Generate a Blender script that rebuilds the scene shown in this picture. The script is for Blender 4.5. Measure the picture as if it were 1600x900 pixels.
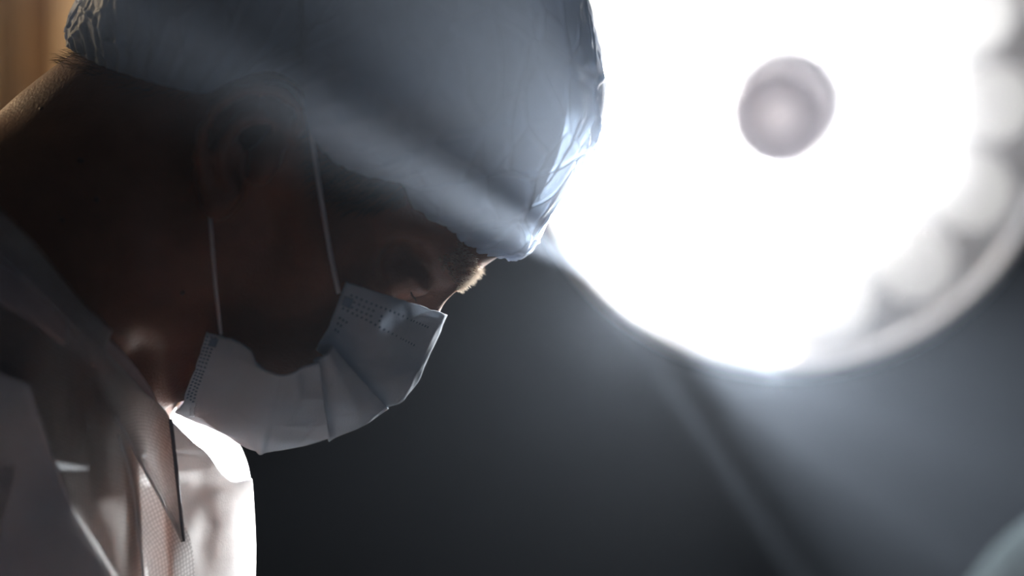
import bpy, bmesh, math, random
import numpy as np
from mathutils import Vector, Matrix

random.seed(7)
rng = np.random.default_rng(7)
for o in list(bpy.data.objects):
    bpy.data.objects.remove(o, do_unlink=True)
scene = bpy.context.scene
col = scene.collection

# ------------------------------------------------------------------ camera
CD = 1.17                      # camera to the person's midline, metres
CZ = 1.35                      # camera height
K = 36.0 / 85.0 / 1600.0       # metres per pixel per metre of distance
cam_d = bpy.data.cameras.new('camera')
cam = bpy.data.objects.new('camera', cam_d)
col.objects.link(cam)
cam.location = (0, -CD, CZ)
cam.rotation_euler = (math.pi / 2, 0, 0)
cam_d.sensor_width = 36
cam_d.lens = 85
cam_d.clip_start = 0.02
cam_d.dof.use_dof = True
cam_d.dof.focus_distance = CD - 0.022
cam_d.dof.aperture_fstop = 2.8
scene.camera = cam

# ------------------------------------------------------------------ world: thin haze in the air
world = bpy.data.worlds.new('world')
scene.world = world
world.use_nodes = True
wn = world.node_tree.nodes
wl = world.node_tree.links
wn.clear()
wo = wn.new('ShaderNodeOutputWorld')
bg = wn.new('ShaderNodeBackground')
bg.inputs[0].default_value = (0.0, 0.0, 0.0, 1)
bg.inputs[1].default_value = 0.0
HAZE = 0.0017
vs = wn.new('ShaderNodeVolumeScatter')
vs.inputs['Color'].default_value = (0.80, 0.88, 1.0, 1)
vs.inputs['Density'].default_value = HAZE
vs.inputs['Anisotropy'].default_value = 0.85
wl.new(bg.outputs[0], wo.inputs['Surface'])
wl.new(vs.outputs[0], wo.inputs['Volume'])

# ------------------------------------------------------------------ exposure
scene.view_settings.view_transform = 'Standard'
scene.view_settings.look = 'None'
scene.view_settings.exposure = 0.0
scene.view_settings.gamma = 1.0
scene.view_settings.use_curve_mapping = False

LAMP = 110.0                   # radiance of the surgical lamp's lenses
def W(px, py, y):
    """point that the photograph shows at pixel (px, py), at depth y behind the person's midline"""
    d = CD + y
    return Vector(((px - 800) * K * d, y, CZ + (450 - py) * K * d))

def light(name, kind, loc, energy, color, size=None, target=None, **kw):
    L = bpy.data.lights.new(name, kind)
    L.energy = energy
    L.color = color
    o = bpy.data.objects.new(name, L)
    col.objects.link(o)
    o.location = loc
    if size is not None:
        if kind == 'AREA':
            L.size = size
        else:
            L.shadow_soft_size = size
    for k, v in kw.items():
        setattr(L, k, v)
    if target is not None:
        o.rotation_euler = (Vector(target) - Vector(loc)).to_track_quat('-Z', 'Y').to_euler()
    return o

# weak fill light added above and behind the camera
light('added_fill_light', 'AREA', (0.6, -1.9, 2.72), 0.12, (0.85, 0.92, 1.0), size=1.2, target=(0, -0.2, 1.2))
# bare point light assumed beyond the frame at left, warming curtain and nape
light('assumed_warm_light', 'POINT', (-1.24, 1.02, 1.92), 42.0, (1.0, 0.74, 0.46), size=0.06)

# ------------------------------------------------------------------ helpers: materials
def new_mat(name):
    m = bpy.data.materials.new(name)
    m.use_nodes = True
    nt = m.node_tree
    for n in list(nt.nodes):
        nt.nodes.remove(n)
    out = nt.nodes.new('ShaderNodeOutputMaterial')
    return m, nt, out

def varied(nt, color, amount, scale, coord='Object'):
    """colour with a little procedural mottling"""
    tc = nt.nodes.new('ShaderNodeTexCoord')
    nz = nt.nodes.new('ShaderNodeTexNoise')
    nz.inputs['Scale'].default_value = scale
    nz.inputs['Detail'].default_value = 5
    nt.links.new(tc.outputs[coord], nz.inputs['Vector'])
    rp = nt.nodes.new('ShaderNodeValToRGB')
    rp.color_ramp.elements[0].position = 0.3
    rp.color_ramp.elements[1].position = 0.7
    rp.color_ramp.elements[0].color = tuple(c * (1 - amount) for c in color) + (1,)
    rp.color_ramp.elements[1].color = tuple(min(1, c * (1 + amount)) for c in color) + (1,)
    nt.links.new(nz.outputs['Fac'], rp.inputs['Fac'])
    return rp.outputs['Color'], tc, nz

def solid(name, color, rough=0.5, metal=0.0, amount=0.08, scale=30, bump=0.0, bscale=200, sss=0.0, spec=0.5):
    m, nt, out = new_mat(name)
    b = nt.nodes.new('ShaderNodeBsdfPrincipled')
    c, tc, nz = varied(nt, color, amount, scale)
    nt.links.new(c, b.inputs['Base Color'])
    b.inputs['Roughness'].default_value = rough
    b.inputs['Metallic'].default_value = metal
    b.inputs['Specular IOR Level'].default_value = spec
    if sss:
        b.inputs['Subsurface Weight'].default_value = sss
        b.inputs['Subsurface Radius'].default_value = (1.0, 0.35, 0.2)
        b.inputs['Subsurface Scale'].default_value = 0.006
    if bump:
        n2 = nt.nodes.new('ShaderNodeTexNoise')
        n2.inputs['Scale'].default_value = bscale
        n2.inputs['Detail'].default_value = 4
        nt.links.new(tc.outputs['Object'], n2.inputs['Vector'])
        bp = nt.nodes.new('ShaderNodeBump')
        bp.inputs['Strength'].default_value = bump
        bp.inputs['Distance'].default_value = 0.002
        nt.links.new(n2.outputs['Fac'], bp.inputs['Height'])
        nt.links.new(bp.outputs[0], b.inputs['Normal'])
    nt.links.new(b.outputs[0], out.inputs['Surface'])
    return m

def cloth(name, color, translucent=0.45, clear=0.0, dimple=0.0, dscale=640, amount=0.06, scale=60, fibre=0.15, tcolor=None, gloss=0.0):
    """non-woven cloth: diffuse front, light coming through from behind, optional embossed dimples"""
    m, nt, out = new_mat(name)
    N = nt.nodes.new
    c, tc, nz = varied(nt, color, amount, scale)
    df = N('ShaderNodeBsdfDiffuse')
    tr = N('ShaderNodeBsdfTranslucent')
    nt.links.new(c, df.inputs['Color'])
    if tcolor:
        tr.inputs['Color'].default_value = tuple(tcolor) + (1,)
    else:
        nt.links.new(c, tr.inputs['Color'])
    fb = N('ShaderNodeTexNoise')
    fb.inputs['Scale'].default_value = 900
    fb.inputs['Detail'].default_value = 3
    nt.links.new(tc.outputs['Object'], fb.inputs['Vector'])
    bp = N('ShaderNodeBump')
    bp.inputs['Strength'].default_value = fibre
    bp.inputs['Distance'].default_value = 0.0006
    nt.links.new(fb.outputs['Fac'], bp.inputs['Height'])
    last = bp
    mx = N('ShaderNodeMixShader')
    mx.inputs[0].default_value = translucent
    if dimple:
        vo = N('ShaderNodeTexVoronoi')
        vo.inputs['Scale'].default_value = dscale
        vo.inputs['Randomness'].default_value = 0.15
        nt.links.new(tc.outputs['UV'], vo.inputs['Vector'])
        b2 = N('ShaderNodeBump')
        b2.inputs['Strength'].default_value = dimple
        b2.inputs['Distance'].default_value = 0.0012
        b2.invert = True
        nt.links.new(vo.outputs['Distance'], b2.inputs['Height'])
        nt.links.new(bp.outputs[0], b2.inputs['Normal'])
        last = b2
        mr = N('ShaderNodeMapRange')            # embossed dots are pressed thin: more light comes through
        mr.inputs['From Min'].default_value = 0.15
        mr.inputs['From Max'].default_value = 0.55
        mr.inputs['To Min'].default_value = min(1, translucent + 0.25)
        mr.inputs['To Max'].default_value = max(0, translucent - 0.08)
        nt.links.new(vo.outputs['Distance'], mr.inputs['Value'])
        nt.links.new(mr.outputs[0], mx.inputs[0])
        mr2 = N('ShaderNodeMapRange')
        mr2.inputs['From Min'].default_value = 0.2
        mr2.inputs['From Max'].default_value = 0.5
        mr2.inputs['To Min'].default_value = 1.0
        mr2.inputs['To Max'].default_value = 0.72
        nt.links.new(vo.outputs['Distance'], mr2.inputs['Value'])
        mc_ = N('ShaderNodeMix')
        mc_.data_type = 'RGBA'
        mc_.blend_type = 'MULTIPLY'
        mc_.inputs[0].default_value = 1.0
        nt.links.new(c, mc_.inputs[6])
        nt.links.new(mr2.outputs[0], mc_.inputs[7])
        nt.links.new(mc_.outputs[2], df.inputs['Color'])
        nt.links.new(mc_.outputs[2], tr.inputs['Color'])
    nt.links.new(last.outputs[0], df.inputs['Normal'])
    nt.links.new(last.outputs[0], tr.inputs['Normal'])
    nt.links.new(df.outputs[0], mx.inputs[1])
    nt.links.new(tr.outputs[0], mx.inputs[2])
    s = mx.outputs[0]
    if gloss:
        gl = N('ShaderNodeBsdfGlossy')
        gl.inputs['Roughness'].default_value = 0.45
        gl.inputs['Color'].default_value = (0.9, 0.92, 0.95, 1)
        nt.links.new(last.outputs[0], gl.inputs['Normal'])
        m3 = N('ShaderNodeMixShader')
        m3.inputs[0].default_value = gloss
        nt.links.new(s, m3.inputs[1])
        nt.links.new(gl.outputs[0], m3.inputs[2])
        s = m3.outputs[0]
    if clear:
        tp = N('ShaderNodeBsdfTransparent')
        m2 = N('ShaderNodeMixShader')
        m2.inputs[0].default_value = clear
        nt.links.new(s, m2.inputs[1])
        nt.links.new(tp.outputs[0], m2.inputs[2])
        s = m2.outputs[0]
    nt.links.new(s, out.inputs['Surface'])
    return m

def emitter(name, color, strength):
    m, nt, out = new_mat(name)
    e = nt.nodes.new('ShaderNodeEmission')
    e.inputs['Color'].default_value = tuple(color) + (1,)
    e.inputs['Strength'].default_value = strength
    nt.links.new(e.outputs[0], out.inputs['Surface'])
    return m

M = {}
M['skin'] = solid('skin', (0.19, 0.078, 0.045), rough=0.46, amount=0.10, scale=60, bump=0.25, bscale=700, sss=0.12, spec=0.35)
M['mole'] = solid('mole', (0.10, 0.05, 0.035), rough=0.6)
M['eye'] = solid('eye_white', (0.75, 0.70, 0.66), rough=0.15)
M['brow'] = cloth('brow_hair', (0.55, 0.46, 0.38), translucent=0.55, tcolor=(0.95, 0.91, 0.84), fibre=0)
M['hair'] = solid('hair', (0.035, 0.022, 0.015), rough=0.45)
M['cap'] = cloth('cap_film', (0.56, 0.64, 0.74), translucent=0.55, clear=0.16, fibre=0.3, gloss=0.04, amount=0.05)
M['elastic'] = cloth('elastic', (0.55, 0.62, 0.70), translucent=0.35, fibre=0.3)
M['mask'] = cloth('mask_fabric', (0.56, 0.625, 0.70), translucent=0.27, fibre=0.35, amount=0.03)
M['mask_teal'] = cloth('mask_inner', (0.40, 0.58, 0.66), translucent=0.4, fibre=0.3)
M['weld'] = solid('weld_mark', (0.16, 0.24, 0.34), rough=0.6)
M['loop'] = cloth('ear_loop_cord', (0.66, 0.64, 0.65), translucent=0.25, fibre=0.4)
M['gown'] = cloth('gown_nonwoven', (0.97, 0.97, 0.975), translucent=0.80, dimple=0.12, dscale=500, fibre=0.15, amount=0.04)
M['gown_smooth'] = cloth('gown_lining', (0.88, 0.88, 0.88), translucent=0.55, fibre=0.3, amount=0.10, scale=45)
M['gown_thin'] = cloth('gown_single_layer', (0.96, 0.96, 0.96), translucent=0.75, fibre=0.2, amount=0.03, scale=45)
M['gown_shaded'] = cloth('gown_shaded_copy', (0.66, 0.66, 0.67), translucent=0.0, dimple=0.0, dscale=470, fibre=0.15)  # darker, opaque copy of the gown cloth, standing in for shade
M['hem'] = cloth('gown_hem_shaded', (0.22, 0.22, 0.24), translucent=0.05, fibre=0.3)  # hem darkened in colour where doubled cloth holds back the light
M['shirt'] = cloth('undershirt_cotton', (0.72, 0.60, 0.57), translucent=0.3, fibre=0.3)
M['scrub'] = cloth('scrub_cotton', (0.10, 0.11, 0.12), translucent=0.1, fibre=0.3)
M['shoe'] = solid('shoe_rubber', (0.08, 0.09, 0.10), rough=0.5)
M['glove'] = solid('glove_latex', (0.70, 0.66, 0.58), rough=0.4, sss=0.2)

# ------------------------------------------------------------------ helpers: meshes
def empty(name, loc=(0, 0, 0), parent=None):
    o = bpy.data.objects.new(name, None)
    o.empty_display_size = 0.05
    col.objects.link(o)
    o.location = loc
    if parent:
        adopt(o, parent)
    return o

def world_of(o):
    m = Matrix.Translation(o.location) if o.parent is None else world_of(o.parent) @ o.matrix_parent_inverse @ o.matrix_basis
    if o.parent is None:
        m = o.matrix_basis.copy()
    return m

def adopt(o, parent):
    o.parent = parent
    o.matrix_parent_inverse = world_of(parent).inverted()

def tag(o, label=None, cat=None, group=None, kind=None):
    if label: o['label'] = label
    if cat: o['category'] = cat
    if group: o['group'] = group
    if kind: o['kind'] = kind
    return o

def mesh_obj(name, verts, faces, mat, parent=None, smooth=True, uv=None, solidify=0.0):
    me = bpy.data.meshes.new(name)
    me.from_pydata([tuple(map(float, v)) for v in verts] if not isinstance(verts, np.ndarray) else verts.tolist(), [],
                   faces if not isinstance(faces, np.ndarray) else faces.tolist())
    me.update()
    if uv is not None:
        lay = me.uv_layers.new(name='UVMap')
        vi = np.empty(len(me.loops), dtype=np.int32)
        me.loops.foreach_get('vertex_index', vi)
        lay.data.foreach_set('uv', np.asarray(uv, dtype=np.float32)[vi].ravel())
    if smooth:
        me.polygons.foreach_set('use_smooth', [True] * len(me.polygons))
    me.materials.append(mat)
    o = bpy.data.objects.new(name, me)
    col.objects.link(o)
    if solidify:
        md = o.modifiers.new('thickness', 'SOLIDIFY')
        md.thickness = solidify
        md.offset = 0
    if parent:
        adopt(o, parent)
    return o

def grid_faces(nu, nv, wrap_u=False):
    f = []
    for i in range(nu if wrap_u else nu - 1):
        i2 = (i + 1) % nu
        for j in range(nv - 1):
            f.append((i * nv + j, i2 * nv + j, i2 * nv + j + 1, i * nv + j + 1))
    return f

def catmull(pts, n, closed=False):
    """smooth curve through the points, n samples, knots evenly spaced in the parameter"""
    P = np.asarray(pts, dtype=float)
    m = len(P)
    t = np.linspace(0, m - 1, n)
    i = np.clip(t.astype(int), 0, m - 2)
    f = (t - i)[:, None]
    p0 = P[np.clip(i - 1, 0, m - 1)]
    p1 = P[i]
    p2 = P[i + 1]
    p3 = P[np.clip(i + 2, 0, m - 1)]
    p0 = np.where((i == 0)[:, None], 2 * p1 - p2, p0)
    p3 = np.where((i == m - 2)[:, None], 2 * p2 - p1, p3)
    return 0.5 * (2 * p1 + (p2 - p0) * f + (2 * p0 - 5 * p1 + 4 * p2 - p3) * f ** 2 + (3 * p1 - p0 - 3 * p2 + p3) * f ** 3)

def Wn(P):
    """array of (px, py, y metres) -> world"""
    P = np.asarray(P, dtype=float)
    d = CD + P[..., 2]
    return np.stack([(P[..., 0] - 800) * K * d, P[..., 2], CZ + (450 - P[..., 1]) * K * d], -1)

def hashv(i, s):
    i = i.astype(np.int64)
    h = (i[..., 0] * 374761393 + i[..., 1] * 668265263 + i[..., 2] * 2147483647 + s * 1274126177) & 0x7fffffff
    h = ((h ^ (h >> 13)) * 1274126177) & 0x7fffffff
    h = h ^ (h >> 16)
    return (h % 100003) / 100003.0

def vnoise(P, scale, seed=0):
    """value noise, -1..1"""
    q = np.asarray(P) * scale
    i = np.floor(q)
    f = q - i
    f = f * f * (3 - 2 * f)
    r = 0
    for a in (0, 1):
        for b in (0, 1):
            for c in (0, 1):
                w = (f[..., 0] if a else 1 - f[..., 0]) * (f[..., 1] if b else 1 - f[..., 1]) * (f[..., 2] if c else 1 - f[..., 2])
                r = r + w * hashv(i + np.array([a, b, c]), seed)
    return r * 2 - 1

def worley(P, scale, seed=0):
    """F1, F2 distances in cell units"""
    q = np.asarray(P) * scale
    i = np.floor(q)
    f1 = np.full(q.shape[:-1], 9.0)
    f2 = np.full(q.shape[:-1], 9.0)
    for a in (-1, 0, 1):
        for b in (-1, 0, 1):
            for c in (-1, 0, 1):
                j = i + np.array([a, b, c])
                p = j + np.stack([hashv(j, seed + 1), hashv(j, seed + 2), hashv(j, seed + 3)], -1)
                d = np.linalg.norm(q - p, axis=-1)
                n1 = np.minimum(f1, d)
                f2 = np.minimum(f2, np.maximum(f1, d))
                f1 = n1
    return f1, f2

def sstep(a, b, x):
    t = np.clip((x - a) / (b - a), 0, 1)
    return t * t * (3 - 2 * t)

def grid_normals(P):
    du = np.gradient(P, axis=0)
    dv = np.gradient(P, axis=1)
    n = np.cross(du, dv)
    return n / (np.linalg.norm(n, axis=-1, keepdims=True) + 1e-12)

def grid_uv(P):
    """arc length uv in metres"""
    u = np.concatenate([np.zeros((1, P.shape[1])), np.cumsum(np.linalg.norm(np.diff(P, axis=0), axis=-1), 0)], 0)
    v = np.concatenate([np.zeros((P.shape[0], 1)), np.cumsum(np.linalg.norm(np.diff(P, axis=1), axis=-1), 1)], 1)
    return np.stack([u, v], -1).reshape(-1, 2)

def grid_obj(name, P, mat, parent=None, solidify=0.0004, uvscale=1.0):
    nu, nv = P.shape[:2]
    return mesh_obj(name, P.reshape(-1, 3), grid_faces(nu, nv), mat, parent, uv=grid_uv(P) * uvscale, solidify=solidify)

def tube_mesh(path, rad, sides=10, cap=True, flat=None):
    """tube along world points; rad: number or list; flat: (scale along frame x, scale along frame y)"""
    path = np.asarray([tuple(p) for p in path], dtype=float)
    n = len(path)
    rad = np.full(n, rad) if np.isscalar(rad) else np.asarray(rad)
    tan = np.gradient(path, axis=0)
    tan /= np.linalg.norm(tan, axis=1, keepdims=True) + 1e-12
    up = np.array([0, 1.0, 0]) if abs(tan[0][1]) < 0.8 else np.array([1.0, 0, 0])
    V = []
    a = np.cross(tan[0], up); a /= np.linalg.norm(a)
    sx, sy = flat if flat else (1, 1)
    for i in range(n):
        a = a - tan[i] * a.dot(tan[i]); a /= np.linalg.norm(a) + 1e-12
        b = np.cross(tan[i], a)
        for k in range(sides):
            t = 2 * math.pi * k / sides
            V.append(path[i] + rad[i] * (sx * math.cos(t) * a + sy * math.sin(t) * b))
    F = []
    for i in range(n - 1):
        for k in range(sides):
            k2 = (k + 1) % sides
            F.append((i * sides + k, i * sides + k2, (i + 1) * sides + k2, (i + 1) * sides + k))
    if cap:
        F.append(tuple(range(sides - 1, -1, -1)))
        F.append(tuple((n - 1) * sides + k for k in range(sides)))
    return V, F

def tube(name, path, rad, mat, parent=None, sides=10, smooth=True, flat=None):
    V, F = tube_mesh(path, rad, sides, True, flat)
    return mesh_obj(name, V, F, mat, parent, smooth)

def lathe(name, prof, mat, parent=None, seg=64, matrix=None, smooth=True):
    """revolve (r, z) profile round local z, then place with matrix"""
    V, F = [], []
    n = len(prof)
    for k in range(seg):
        t = 2 * math.pi * k / seg
        for r, z in prof:
            v = Vector((r * math.cos(t), r * math.sin(t), z))
            V.append(matrix @ v if matrix else v)
    for k in range(seg):
        k2 = (k + 1) % seg
        for j in range(n - 1):
            F.append((k * n + j, k2 * n + j, k2 * n + j + 1, k * n + j + 1))
    return mesh_obj(name, V, F, mat, parent, smooth)

def box(name, lo, hi, mat, parent=None, bevel=0.0):
    bm = bmesh.new()
    bmesh.ops.create_cube(bm, size=1)
    for v in bm.verts:
        for a in range(3):
            v.co[a] = lo[a] if v.co[a] < 0 else hi[a]
    if bevel:
        bmesh.ops.bevel(bm, geom=bm.edges[:], offset=bevel, segments=2, affect='EDGES')
    me = bpy.data.meshes.new(name)
    bm.to_mesh(me); bm.free()
    me.materials.append(mat)
    o = bpy.data.objects.new(name, me)
    col.objects.link(o)
    if parent:
        adopt(o, parent)
    return o

# ------------------------------------------------------------------ the room
M['floor'] = solid('floor_vinyl', (0.018, 0.021, 0.027), rough=0.5, amount=0.15, scale=4)
M['wall'] = solid('wall_paint', (0.018, 0.026, 0.042), rough=0.75, amount=0.05, scale=3, bump=0.1)
M['ceil'] = solid('ceiling_paint', (0.05, 0.055, 0.065), rough=0.9, amount=0.04, scale=3)
RX0, RX1, RY0, RY1, RZ = -2.2, 2.6, -2.6, 3.6, 2.9
tag(box('floor', (RX0, RY0, -0.1), (RX1, RY1, 0), M['floor']), kind='structure')
tag(box('ceiling', (RX0, RY0, RZ), (RX1, RY1, RZ + 0.1), M['ceil']), kind='structure')
tag(box('wall_back', (RX0, RY1, 0), (RX1, RY1 + 0.1, RZ), M['wall']), kind='structure')
tag(box('wall_left', (RX0 - 0.1, RY0, 0), (RX0, RY1, RZ), M['wall']), kind='structure')
tag(box('wall_right', (RX1, RY0, 0), (RX1 + 0.1, RY1, RZ), M['wall']), kind='structure')
tag(box('wall_front', (RX0, RY0 - 0.1, 0), (RX1, RY0, RZ), M['wall']), kind='structure')

# ------------------------------------------------------------------ the person: body from a distance field
person = empty('person', (-0.62, 0, 0))
tag(person, 'person in a white surgical cap, mask and gown bending forward, head bowed', 'person')

Nas = W(690, 465, 0)
FX, FZ = 0.60, -0.80           # head's forward axis in world x, z
UX, UZ = 0.80, 0.60            # head's up axis
def H(f, u, s):
    """head frame in millimetres (forward, up, towards the camera) -> world"""
    return Vector((Nas.x + (f * FX + u * UX) / 1000, -s / 1000, Nas.z + (f * FZ + u * UZ) / 1000))

def axis_pts(lo, hi, flo, fhi, fine, coarse):
    a = np.arange(flo, fhi + fine / 2, fine)
    l = np.arange(flo - coarse, lo - coarse, -coarse)[::-1]
    r = np.arange(a[-1] + coarse, hi + coarse, coarse)
    return np.concatenate([l, a, r]).astype(np.float32)

gx = axis_pts(-0.86, 0.06, -0.235, 0.05, 0.0021, 0.009)
gy = axis_pts(-0.33, 0.33, -0.112, 0.112, 0.0022, 0.009)
gz = axis_pts(0.82, 1.54, 1.25, 1.53, 0.0021, 0.009)
SD = np.full((len(gx), len(gy), len(gz)), 0.3, dtype=np.float32)

def region(lo, hi, mg):
    """index slices for world box (x, |y|, z) grown by mg"""
    ix = np.searchsorted(gx, [lo[0] - mg, hi[0] + mg])
    iz = np.searchsorted(gz, [lo[2] - mg, hi[2] + mg])
    sy = hi[1] + mg
    iy = np.searchsorted(gy, [-sy, sy])
    return slice(ix[0], ix[1]), slice(iy[0], iy[1]), slice(iz[0], iz[1])

def blend(sl, d, k, op):
    cur = SD[sl]
    if op == 'add':
        h = np.maximum(k - np.abs(cur - d), 0) / k
        SD[sl] = np.minimum(cur, d) - h * h * k * 0.25
    else:
        h = np.maximum(k - np.abs(cur + d), 0) / k
        SD[sl] = np.maximum(cur, -d) + h * h * k * 0.25

def ell(c, r, k=0.012, op='add', rot=True):
    """ellipsoid given in the head frame (mm), mirrored to both sides"""
    cw = H(*c)
    R = max(r) / 1000
    lo = (cw.x - R, 0, cw.z - R); hi = (cw.x + R, abs(c[2]) / 1000 + R, cw.z + R)
    sl = region(lo, hi, k + 0.012)
    x = gx[sl[0]][:, None, None] - Nas.x
    y = np.abs(gy[sl[1]])[None, :, None]
    z = gz[sl[2]][None, None, :] - Nas.z
    f = (x * FX + z * FZ) * 1000 - c[0]
    u = (x * UX + z * UZ) * 1000 - c[1]
    s = y * 1000 - c[2]
    k0 = np.sqrt((f / r[0]) ** 2 + (u / r[1]) ** 2 + (s / r[2]) ** 2)
    k1 = np.sqrt((f / r[0] ** 2) ** 2 + (u / r[1] ** 2) ** 2 + (s / r[2] ** 2) ** 2) + 1e-9
    d = (k0 * (k0 - 1) / k1 / 1000).astype(np.float32)
    blend(sl, d, k, op)

def cone(a, b, ra, rb, k=0.012, op='add', ys=1.0, both=True):
    """capsule with changing radius between world points, mirrored (y taken as distance from midline)"""
    a = np.array([a[0], abs(a[1]), a[2]]); b = np.array([b[0], abs(b[1]), b[2]])
    R = max(ra, rb)
    sl = region(np.minimum(a, b) - R, np.maximum(a, b) + R, k + 0.012)
    x = gx[sl[0]][:, None, None] - a[0]
    y = (np.abs(gy[sl[1]])[None, :, None] - a[1]) / ys
    z = gz[sl[2]][None, None, :] - a[2]
    e = b - a
    e[1] /= ys
    L2 = float(e.dot(e)) + 1e-12
    t = np.clip((x * e[0] + y * e[1] + z * e[2]) / L2, 0, 1)
    d = np.sqrt((x - t * e[0]) ** 2 + (y - t * e[1]) ** 2 + (z - t * e[2]) ** 2) - (ra + (rb - ra) * t)
    blend(sl, d.astype(np.float32), k, op)

def hcone(a, b, ra, rb, k=0.010, op='add'):
    cone(H(*a), H(*b), ra / 1000, rb / 1000, k, op)

# skull and face
ell((-97, 46, 0), (98, 84, 76), k=0.001)
ell((-118, 10, 0), (74, 72, 70), k=0.03)               # back of the skull
ell((-55, -8, 22), (52, 50, 42), k=0.03)               # temple and upper cheek
ell((-46, -52, 16), (42, 50, 40), k=0.025)             # cheek and upper jaw
ell((-30, -66, 0), (33, 30, 30), k=0.02)               # mouth
hcone((-16, -103, 0), (-18, -102, 10), 13, 12, 0.015)  # chin
hcone((-22, -100, 14), (-84, -66, 48), 12, 13, 0.02)   # jaw line
hcone((-84, -66, 48), (-98, -22, 58), 13, 12, 0.02)
hcone((-22, -28, 42), (-50, -24, 58), 11, 10, 0.016)   # cheekbone
hcone((-50, -24, 58), (-92, -14, 66), 9, 7, 0.016)
hcone((-11, 11, 4), (-13, 14, 22), 8, 8, 0.012)        # brow ridge
hcone((-13, 14, 22), (-28, 9, 47), 8, 6, 0.012)
ell((1, -9, 32), (12, 11, 16), k=0.018, op='sub')     # eye socket
ell((-22, -4, 50), (10, 8, 8), k=0.018, op='sub')
ell((-20, -9, 31), (12.5, 12.5, 13), k=0.004)          # eye under its lid
ell((-15, -3.5, 31), (10, 4.5, 15), k=0.005)           # upper lid fold
hcone((-9, 1, 0), (1, -20, 0), 7.5, 10.5, 0.012)        # nose
hcone((1, -20, 0), (13, -41, 0), 10.5, 10, 0.010)
hcone((2, -43, 11), (0, -44, 12), 8, 7, 0.008)
hcone((-3, -66, 0), (-6, -64, 15), 6, 4, 0.006)        # lips
hcone((-4, -76, 0), (-8, -75, 14), 6, 4, 0.006)

def px(a, b, y):
    return W(a, b, y / 1000)
# neck
cone(px(330, 170, 0), px(195, 280, 0), 0.060, 0.055, 0.03)
cone(px(195, 280, 0), px(-60, 520, 0), 0.055, 0.070, 0.03)
cone(px(385, 410, 0), px(235, 490, 0), 0.038, 0.034, 0.03)
cone(px(235, 490, 0), px(-60, 650, 0), 0.034, 0.048, 0.03)
cone(px(345, 290, -50), px(235, 480, -44), 0.018, 0.015, 0.016)     # sternomastoid
cone(px(235, 480, -44), px(205, 640, -22), 0.015, 0.012, 0.014)
cone(px(205, 400, -40), px(150, 640, -60), 0.010, 0.012, 0.02, 'sub')
# shoulders and trunk
cone(px(130, 330, -30), px(-230, 560, -145), 0.040, 0.055, 0.04)
cone(px(-170, 530, -65), (-0.47, 0.08, 1.15), 0.088, 0.12, 0.035)
cone(px(-80, 770, -58), (-0.47, 0.09, 1.03), 0.078, 0.115, 0.035)
cone(px(-90, 960, -58), (-0.52, 0.10, 0.96), 0.085, 0.115, 0.035)
cone((-0.45, 0.08, 1.15), (-0.62, 0.07, 0.93), 0.12, 0.125, 0.05)
cone(px(-230, 560, -145), (-0.36, 0.225, 1.18), 0.06, 0.052, 0.04)
cone((-0.36, 0.225, 1.18), (-0.17, 0.25, 1.02), 0.052, 0.042, 0.03)
cone((-0.17, 0.25, 1.02), (0.06, 0.14, 0.95), 0.042, 0.030, 0.03)

# ear (drawn on the near side, mirrored): outline in pixels at its own depth
YE = -79
def epath(pts, r, k, op='add'):
    for (a, b) in zip(pts[:-1], pts[1:]):
        cone(px(a[0], a[1], a[2]), px(b[0], b[1], b[2]), r / 1000, r / 1000, k, op)
epath([(405, 195, YE + 4), (375, 235, YE + 4), (352, 280, YE + 3)], 9.5, 0.008)
epath([(435, 178, YE + 3), (400, 175, YE + 1), (360, 200, YE)], 8, 0.008)
epath([(345, 215, YE + 1), (335, 270, YE + 2), (338, 310, YE + 2)], 7, 0.008)
ell((-112, -20, 78), (10, 13, 8), k=0.006, op='sub')                                     # concha
epath([(384, 250, YE - 6), (384, 285, YE - 7)], 3.5, 0.004, 'sub')
helix = [(452, 215, YE + 2), (472, 192, YE - 4), (466, 165, YE - 8), (440, 145, YE - 10), (405, 138, YE - 12), (370, 147, YE - 13),
         (338, 170, YE - 13), (318, 205, YE - 12), (312, 245, YE - 10), (320, 285, YE - 8), (332, 318, YE - 6), (345, 330, YE - 4)]
epath(helix, 3.1, 0.003)
anti = [(440, 186, YE - 6), (410, 178, YE - 9), (380, 186, YE - 11), (356, 208, YE - 12), (346, 240, YE - 10), (352, 275, YE - 8), (368, 296, YE - 7)]
epath(anti, 2.8, 0.004)
epath([(338, 322, YE - 3), (352, 312, YE - 3)], 6, 0.006)                                 # lobe
epath([(452, 182, YE - 8), (425, 170, YE - 10)], 3.2, 0.003, 'sub')                       # hollow inside the helix
epath([(335, 205, YE - 14), (356, 175, YE - 15), (392, 158, YE - 14)], 2.0, 0.004, 'sub')
epath([(428, 225, YE - 3), (415, 255, YE - 5), (405, 275, YE - 5)], 5, 0.006)             # tragus

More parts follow.
